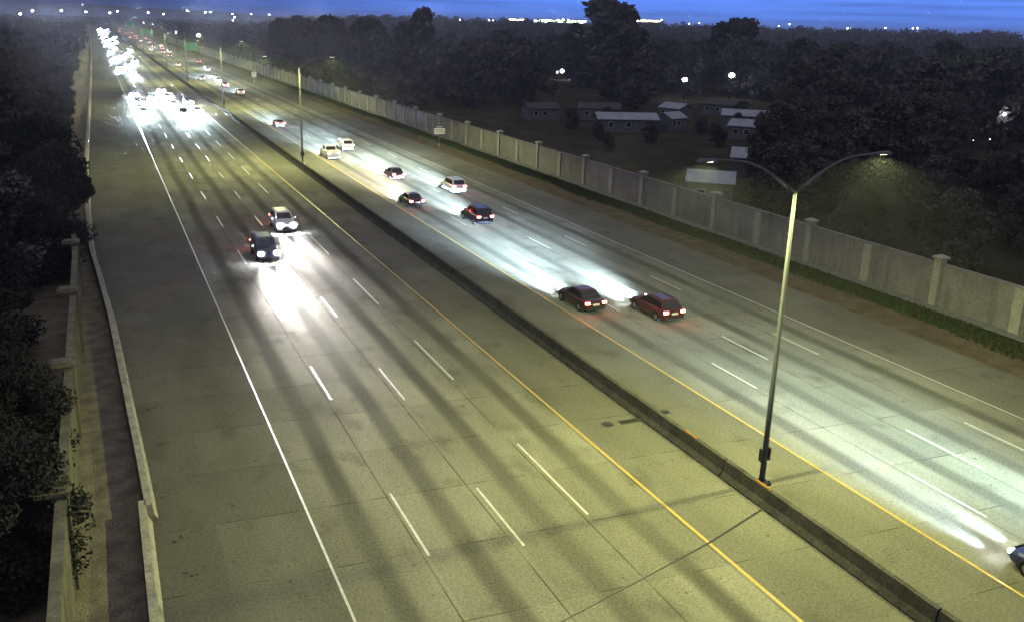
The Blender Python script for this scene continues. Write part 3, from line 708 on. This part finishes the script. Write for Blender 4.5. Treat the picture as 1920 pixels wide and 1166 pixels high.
i = 0; y = 30
same = 'dark tree standing in the unbroken row left of the motorway'
while y < 215:
    x = -10.5-(y-30)*.01
    while x > -.155*y-16:
        tree(('mid', i % 4), x+rnd.uniform(-1.2, 1.2), y+rnd.uniform(-2, 2), rnd.uniform(.85, 1.1)+min(.25, y/1500), same, 'dark trees left of the motorway'); i += 1
        x -= 7.5
    if y > 98:
        tree(('mid', i % 4), -8.6 if y < 150 else -7.6, y, rnd.uniform(.72, .85), same, 'dark trees left of the motorway'); i += 1
    y += 7.5 if y < 150 else 10
print('left trees', i)
# right side: neighbourhood trees behind the sound wall
GR = 'dark trees behind the right sound wall'
def along(px, py, dist):
    """world point at the given distance for a spot read off the survey of the photograph"""
    d = fw*F_PX+r2*(px-960)+u2*(540-py); k = dist/math.hypot(d.x, d.y); return (d.x*k, d.y*k, CAM_H+d.z*k)
SIGHT = [(1054, 134, 362), (1284, 150, 276), (1372, 142, 290), (1453, 100, 420), (1883, 215, 190), (1825, 264, 150), (1075, 103, 640), (1166, 103, 640), (372, 67, 520), (1400, 150, 283), (1262, 157, 279)]
def free(x, y):
    d = math.hypot(x, y); a = math.atan2(x, y)
    for px, py, D in SIGHT:
        lx, ly, lz = along(px, py, D)
        if d < D+4 and abs((a-math.atan2(lx, ly)+math.pi) % (2*math.pi)-math.pi)*d < 6.5 and CAM_H+(lz-CAM_H)*d/D < 12.5: return False
    if 60 < x < 150 and 80 < y < 215 and x < 62+(y-70)*1.25: 
        return not (62 < x < 60+(y-78)*1.05 and 84 < y < 200)
    return True
cnt = 0
rr = random.Random(3)
pts = []
r = 66
while r < 420 and cnt < 190:
    stp = 9+r*.028; az = 6.0
    while az < 58:
        a = R(az+rr.uniform(-.3, .3)*math.degrees(stp/r)); d = r+rr.uniform(-.35, .35)*stp; x, y = d*math.sin(a), d*math.cos(a)
        az += math.degrees(stp/r)
        if x < 63.5 or not free(x, y): continue
        big = 1+min(.35, r/900)
        if rr.random() < .04: big *= 1.3
        if x < 74: big *= .62
        tree(('mid', cnt % 4) if d < 190 else ('far', cnt % 4), x, y, rr.uniform(.75, 1.05)*big, 'dark bushy tree lost in the unlit mass behind the right sound wall', GR); cnt += 1
    r += stp*.95
for k, (r_, az) in enumerate(((84, 57), (88, 51.5), (93, 46.5), (98, 55), (104, 50), (110, 57.5), (112, 45.5), (119, 53), (128, 56.5), (80, 61), (132, 50.5), (92, 60))):
    tree(('mid', k % 4), r_*math.sin(R(az)), r_*math.cos(R(az)), .62+.05*(k % 3), 'dark bushy tree lost in the unlit mass behind the right sound wall', GR); cnt += 1
for k, (x, y) in enumerate(((84, 146), (92, 141), (101, 133), (110, 150), (119, 150), (88, 164), (78, 132), (98, 167), (137, 172))):
    tree(('mid', k % 4), x, y, .30+.05*(k % 3), 'low dark bush among the sheds in the dark yard', GR)
print('right trees', cnt)
for x, y, s, lab in ((94.5, 62, .95, 'round pale green tree catching lamp light, some painted into its leaves, beyond the near street lamp'), (197, 160, 1.25, 'green tree at the upper right, lamp light painted into its pale leaves'), (205, 172, 1.2, 'second green tree beside its twin at the upper right, lamp light painted in too')):
    tree(('round', 0), x, y, s, lab, GR)
for px, py, D, wpx, lab in ((1143, 9, 330, 125, 'tallest tree, a broad dome standing above the skyline right of the centre'), (690, 42, 330, 62, 'round treetop breaking the skyline left of the distant lit strip'),
                     (1385, 44, 330, 95, 'broad treetop breaking the skyline at the right of the picture'), (553, 38, 330, 50, 'right treetop of the pair on the skyline above the second street lamp'), (525, 42, 340, 40, 'left treetop of the pair on the skyline above the second street lamp'), (632, 44, 330, 26, 'small treetop on the skyline just right of the lit canopy')):
    x, y, z = along(px, py, D); o = tree(('dome', 0), x, y, 1, lab, GR); k = wpx*D/F_PX/2/5.6*1.2; zz = (z-ground_z(x, y))/12.3
    o.scale = (max(k, zz*.5), max(k, zz*.5), zz)
# far woods, nobody could count them
g = np.random.default_rng(5); bl = []
for _ in range(2400):
    az = R(g.uniform(4, 60)); d = 420+950*g.random()**1.2; x, y = d*math.sin(az), d*math.cos(az)
    if x < 75: continue
    h = g.uniform(9, 15); bl.append((x, y, ground_z(x, y)+h*.5, g.uniform(6, 9), h*.5, 62))
for _ in range(560):
    y = g.uniform(212, 1900); x = g.uniform(-.14*y-25, -9-.0*y); h = g.uniform(9, 14); bl.append((x, y, h*.5, g.uniform(5, 8), h*.5, 60))
for _ in range(160):
    y = g.uniform(1910, 2100); x = g.uniform(-200, 300); bl.append((x, y, 8, 14, 9, 90))
o = link('far_wood', leaf_mesh('far_wood', bl, 2.2, 9, 1.3), M['leaff']); tag(o, 'dark woodland and gardens reading as one mass up to the skyline', 'woodland', kind='stuff')

# verge grass in front of the right wall
g = np.random.default_rng(8); n = 26000
yy = 24+260*g.random(n)**1.5; xx = 53.0+2.95*g.random(n)**.6+.35*np.sin(yy*.31)+.3*np.sin(yy*.11+1); keep = xx < 55.93; xx, yy = xx[keep], yy[keep]; n = len(xx)
hh = g.uniform(.10, .34, n); an = g.random(n)*6.283; w = .05+.03*g.random(n)+yy*.0006
V = np.zeros((n, 3, 3)); V[:, 0] = np.stack([xx-np.cos(an)*w, yy-np.sin(an)*w, 0*xx+.006], 1); V[:, 1] = np.stack([xx+np.cos(an)*w, yy+np.sin(an)*w, 0*xx+.006], 1)
V[:, 2] = np.stack([xx+g.normal(0, .08, n), yy+g.normal(0, .08, n), hh], 1)
me = bpy.data.meshes.new('verge_grass'); me.vertices.add(3*n); me.vertices.foreach_set('co', V.astype(np.float32).ravel()); me.loops.add(3*n)
me.loops.foreach_set('vertex_index', np.arange(3*n, dtype=np.int32)); me.polygons.add(n); me.polygons.foreach_set('loop_start', np.arange(0, 3*n, 3, dtype=np.int32)); me.update(calc_edges=True)
tag(link('verge_grass', me, M['grass']), 'ragged dark green grass growing along the foot of the right wall strip', 'grass', kind='stuff')
tag(sheet('grass_verge', 53.3, 55.94, -90, 900, .010, M['grass']), kind='structure')

# ------------------------------------------------------------------ houses and sheds behind the right wall
def house(name, x, y, w, d, h, rh, rz, wm, rm, lab, cat='house', windows=(), over=.35, door=True, group='houses and sheds behind the right sound wall'):
    t = empty(name, (x, y, ground_z(x, y)), rz); tag(t, lab, cat, group)
    b = MB(); b.box(-w/2, w/2, -d/2, d/2, -.1, h)
    b.add([(-w/2, -d/2, h), (w/2, -d/2, h), (w/2, d/2, h), (-w/2, d/2, h), (-w/2, 0, h+rh*.93), (w/2, 0, h+rh*.93)], [(0, 4, 3), (1, 2, 5)])
    b.build('wall', wm, t)
    g = MB(); ww, dd = w/2+over, d/2+over; zz = h-rh*over/(d/2); th = .10
    for s_ in (-1, 1):
        q = [(-ww, s_*dd, zz+.03), (ww, s_*dd, zz+.03), (ww, 0, h+rh+.03), (-ww, 0, h+rh+.03)]
        g.add(q+[(a, c, e+th) for a, c, e in q], [(0, 1, 2, 3), (4, 7, 6, 5), (0, 4, 5, 1), (1, 5, 6, 2), (3, 2, 6, 7), (0, 3, 7, 4)])
    g.build('roof', rm, t)
    for wx, lit in windows:
        f = MB(); f.box(wx-.55, wx+.55, -d/2-.04, -d/2-.003, 1.0, 2.1); fr = f.build('window', M['sign_white'] if not lit else M['housewall'], t)
        p_ = MB(); p_.box(wx-.48, wx+.48, -d/2-.055, -d/2-.0405, 1.07, 2.03); p_.build('pane', M['window'] if lit else M['glass'], fr)
    if door:
        f = MB(); f.box(w*.30, w*.30+.9, -d/2-.04, -d/2-.003, 0, 2.05); f.build('door', M['housegrey'], t)
    return t
house('garage', 66.2, 87.5, 5.2, 6.5, 2.9, .9, R(-38), M['housewall'], M['roofblue'], 'small beige garage with a pale blue roof just behind the right wall', 'garage', [(-1, False)], .3)
house('shed', 88, 104, 9, 7, 2.6, 1.0, R(-40), M['housegrey'], M['roofblue'], 'low grey shed with pale metal roof behind the beige garage', 'shed')
hs = [(97, 158, 12, 6, R(-18), 'roofblue', 'long mobile home with a pale roof in the dark yard'), (115, 141, 7, 6, R(-52), 'roofblue', 'short mobile home with a pale roof right of the long one'),
      (104, 181, 9, 8, R(-30), 'roofdark', 'dark roofed house at the far end of the yard'), (129, 160, 10, 8, R(-38), 'roofblue', 'broad pale roofed cabin at the right of the yard'),
      (90, 183, 7, 6, R(-5), 'roofdark', 'dark roofed hut at the left of the yard'), (143, 186, 9, 9, R(-60), 'roofdark', 'dark roofed house at the right end of the yard'),
      (108, 158, 5, 4, R(20), 'roofblue', 'tiny pale roofed shed in the middle of the yard'), (123, 178, 6, 5, R(-75), 'roofblue', 'pale roofed hut behind the broad cabin')]
for x, y, w, d, rz, rm, lab in hs: house('mobile_home', x, y, w, d, 2.6, 1.0, rz, M['housegrey'], M[rm], lab, 'house', [(-w*.3, False), (0, False)])
house('house', 193, 279, 11, 8, 3.0, 1.6, R(-34), M['housewall'], M['roofdark'], 'beige house with glowing windows under a bluish lamp in the dark', 'house', [(-4.2, True), (-2.6, True), (1.5, True)])
house('house', 230, 283, 12, 9, 3.0, 1.6, R(-40), M['housegrey'], M['roofblue'], 'grey house with a pale roof beside the brightest bluish lamp', 'house', [(-3.5, False), (1, True)])
# ------------------------------------------------------------------ lamps in the distance
wl = bpy.data.lights.new('floodlight_beam', 'POINT'); wl.energy = 250; wl.color = (.75, .85, 1); wl.shadow_soft_size = .3
def mast(x, y, z, r, mat, lab, group, light=False, w=1.0):
    gz = ground_z(x, y); t = empty('lamp_mast', (x, y, gz)); H_ = max(2.5, z-gz)
    b = MB(); b.tube([(0, 0, -.2), (0, 0, H_-r*.5)], [.16, .09], 6); b.build('pole', M['darkm'], t)
    b = MB(); b.sphere((0, 0, H_), r, 10, 6, (w, w*.6 if w > 1 else 1, .8)); b.build('lamp', mat, t, smooth=True)
    if light:
        lo = bpy.data.objects.new('floodlight_beam', wl); COL.objects.link(lo); lo.parent = t; lo.location = (0, 0, H_+r+.3)
    return tag(t, lab, 'lamp', group)
MAST = []
def far_lamp(px, py, dist, r, mat, lab, group='lamps along the skyline', light=False, w=1.0):
    x, y, z = along(px, py, dist); mast(x, y, z, r, M[mat], lab, group, light, w)
for px, py, D, r, lab in ((38, 27, 700, .62, 'leftmost skyline lamp, above the dark trees'), (61, 21, 700, .62, 'second skyline lamp from the left edge'), (115, 21, 760, .66, 'bright skyline lamp third from the left'), (155, 9, 1100, .30, 'faint highest lamp on the left skyline'),
        (161, 23, 800, .62, 'skyline lamp under the faint highest one'), (206, 25, 900, .66, 'left lamp of the close pair above the headlight glare'), (220, 22, 900, .66, 'right lamp of the close pair above the headlight glare'), (278, 24, 950, .62, 'skyline lamp above the washed out green sign'),
        (307, 27, 950, .5, 'skyline lamp right of the green signs'), (351, 21, 1000, .62, 'skyline lamp straight above the larger green sign'), (385, 24, 1000, .6, 'left lamp of the touching pair on the left skyline'), (395, 24, 1000, .5, 'right lamp of the touching pair on the left skyline'),
        (471, 27, 1000, .5, 'small lamp right of the stacked lamps'), (505, 28, 1000, .45, 'small lamp beside the treetop pair'), (509, 42, 800, .3, 'faint lamp under the treetop pair'), (583, 45, 900, .4, 'dim lamp between the treetops'),
        (663, 39, 1100, .45, 'lone dim lamp left of the round treetop'), (720, 43, 1200, .4, 'left lamp of the row of three'), (728, 43, 1200, .45, 'middle lamp of the row of three'), (741, 42, 1200, .75, 'widest lamp of the row of three'),
        (269, 43, 760, .28, 'left of two faint lamps over the motorway'), (286, 46, 760, .25, 'right of two faint lamps over the motorway'), (330, 62, 560, .28, 'faint lamp left of the blue haloed one'), (372, 67, 520, .75, 'single white lamp right above the larger green sign'),
        (436, 27, 900, .45, 'top lamp of the upright stack'), (440, 33, 900, .45, 'middle lamp of the upright stack'), (437, 39, 900, .5, 'lowest lamp of the upright stack')):
    far_lamp(px, py, D, r, 'citylamp', lab)
row = [(770, 41, .4), (795, 42, .35), (806, 39, 1.0), (812, 37, 1.2), (818, 39, .9), (824, 38, .8), (838, 38, .75), (857, 37, .9), (862, 38, .9), (900, 40, .7), (909, 40, .8), (917, 39, .8), (925, 39, .9), (940, 48, .5), (955, 37, .7), (966, 38, .7), (976, 38, .7),
       (1003, 40, .8), (1014, 40, .9), (1026, 40, 1.1), (1036, 40, 1.1), (1046, 39, 1.4), (1056, 38, 1.6), (1066, 39, 1.5), (1076, 40, 1.3), (1088, 41, 1.2), (1097, 41, 1.0), (1108, 31, .8), (1182, 38, .9), (1194, 40, .7), (1207, 38, .9), (1218, 40, .7), (1228, 40, .8), (1240, 38, .9),
       (1292, 45, .6), (1311, 44, .9), (1460, 50, .5), (1480, 46, 1.0), (1577, 56, .5), (1589, 54, .8), (1610, 58, .6), (1640, 57, .8), (1660, 53, .8), (1712, 54, .8), (1720, 54, .8)]
for k, (px, py, r) in enumerate(row):
    far_lamp(px, py, 1450, r, 'citylamp' if k % 5 else 'greenlamp', f"city light on the right skyline, {ORD[k]} from the left of its row", 'city lights on the right skyline', w=1.25)
for px, py, D, r, mat, lab, lt_ in ((1054, 134, 362, .75, 'citylamp', 'bluish floodlight alone in the dark left of the yard', True), (1284, 150, 276, .7, 'citylamp', 'bluish floodlight beside the beige house', True), (1372, 142, 290, .85, 'citylamp', 'brightest floodlight, beside the grey house', True),
        (1453, 100, 420, .35, 'warmlamp', 'yellowish porch lamp far right of the floodlights', False), (1883, 215, 190, .30, 'citylamp', 'small white lamp at the right edge', False), (1825, 264, 150, .05, 'warmlamp', 'tiny lamp low at the right, left one of two', False), (1856, 262, 150, .07, 'warmlamp', 'tiny lamp low at the right, right one of two', False),
        (997, 94, 520, .25, 'warmlamp', 'faint lamp left of the red neon strip', False), (1031, 78, 600, .25, 'citylamp', 'faint lamp above the red neon strip', False), (1159, 103, 640, .5, 'redlamp', 'left of two red lamps in the dark', False), (1174, 103, 640, .7, 'redlamp', 'right and brighter of two red lamps in the dark', False),
        (1045, 136, 362, .3, 'citylamp', 'small lamp left of the lone floodlight', False), (1066, 137, 362, .3, 'citylamp', 'small lamp right of the lone floodlight', False)):
    far_lamp(px, py, D, r, mat, lab, 'yard lamps behind the right sound wall', lt_)
def glow_bar(px0, px1, py, D, h, mat, lab, cat, thick=2.0):
    a = Vector(along(px0, py, D)); c = Vector(along(px1, py, D)); mid = (a+c)/2; gz = ground_z(mid.x, mid.y); t = empty('lit_building', (mid.x, mid.y, gz), math.atan2(c.y-a.y, c.x-a.x))
    L_ = (c-a).length/2; zz = mid.z-gz
    b = MB(); b.box(-L_, L_, 0, thick*3, -.5, zz+h); b.build('wall', M['housegrey'], t)
    b = MB(); b.box(-L_*.98, L_*.98, -.12, -.004, zz-h/2, zz+h/2); b.build('light_strip', M[mat], t)
    tag(t, lab, cat)
glow_bar(1066, 1086, 103, 630, 1.1, 'redlamp', 'low building with a thin red neon strip in the dark', 'building')
glow_bar(604, 623, 37, 1100, 1.8, 'greenlamp', 'long lit canopy on the skyline left of the round treetop', 'building')
glow_bar(1004, 1098, 41, 1500, 3.4, 'greenlamp', 'widest lit building on the skyline, left of the tallest tree', 'building')
glow_bar(1184, 1240, 40, 1500, 2.4, 'warmlamp', 'lit building on the skyline right of the tallest tree', 'building')
glow_bar(956, 984, 38, 1500, 2.4, 'warmlamp', 'short lit building on the skyline left of the widest one', 'building')
glow_bar(804, 828, 39, 1500, 3.2, 'warmlamp', 'lit building on the skyline right of the round treetop', 'building')

# ------------------------------------------------------------------ far hills
b = MB(); n = 60; prev = None
for k in range(n+1):
    a = R(-20+80*k/n); d = 9000; h = 40+50*math.exp(-((k-18)/10)**2)+18*math.sin(k*.5)+10*math.sin(k*1.3+1); h *= (1 if k < 34 else max(.1, 1-(k-34)/12))
    p_ = (d*math.sin(a), d*math.cos(a)); q = (1.3*p_[0], 1.3*p_[1])
    b.v += [(p_[0], p_[1], -20), (p_[0]*1.12, p_[1]*1.12, h), (q[0], q[1], -20)]
for k in range(n):
    i = 3*k; b.f += [(i, i+3, i+4, i+1), (i+1, i+4, i+5, i+2)]
tag(b.build('hills', M['hill']), kind='structure')
bpy.data.objects.update() if hasattr(bpy.data.objects, 'update') else None

HAZE = 0.00032
if HAZE:
    m = bpy.data.materials.new('thin_haze'); m.use_nodes = True; t = m.node_tree; t.nodes.clear()
    o_ = t.nodes.new('ShaderNodeOutputMaterial'); v_ = t.nodes.new('ShaderNodeVolumePrincipled'); t.links.new(v_.outputs[0], o_.inputs['Volume'])
    v_.inputs['Color'].default_value = (.75, .82, 1, 1); v_.inputs['Density'].default_value = HAZE; v_.inputs['Anisotropy'].default_value = .3
    b = MB(); b.box(-3050, 5050, -300, 5050, -2, 46); tag(b.build('haze', m), 'thin pale night haze over the motorway and the town', kind='stuff')
    sc.cycles.volume_bounces = 0
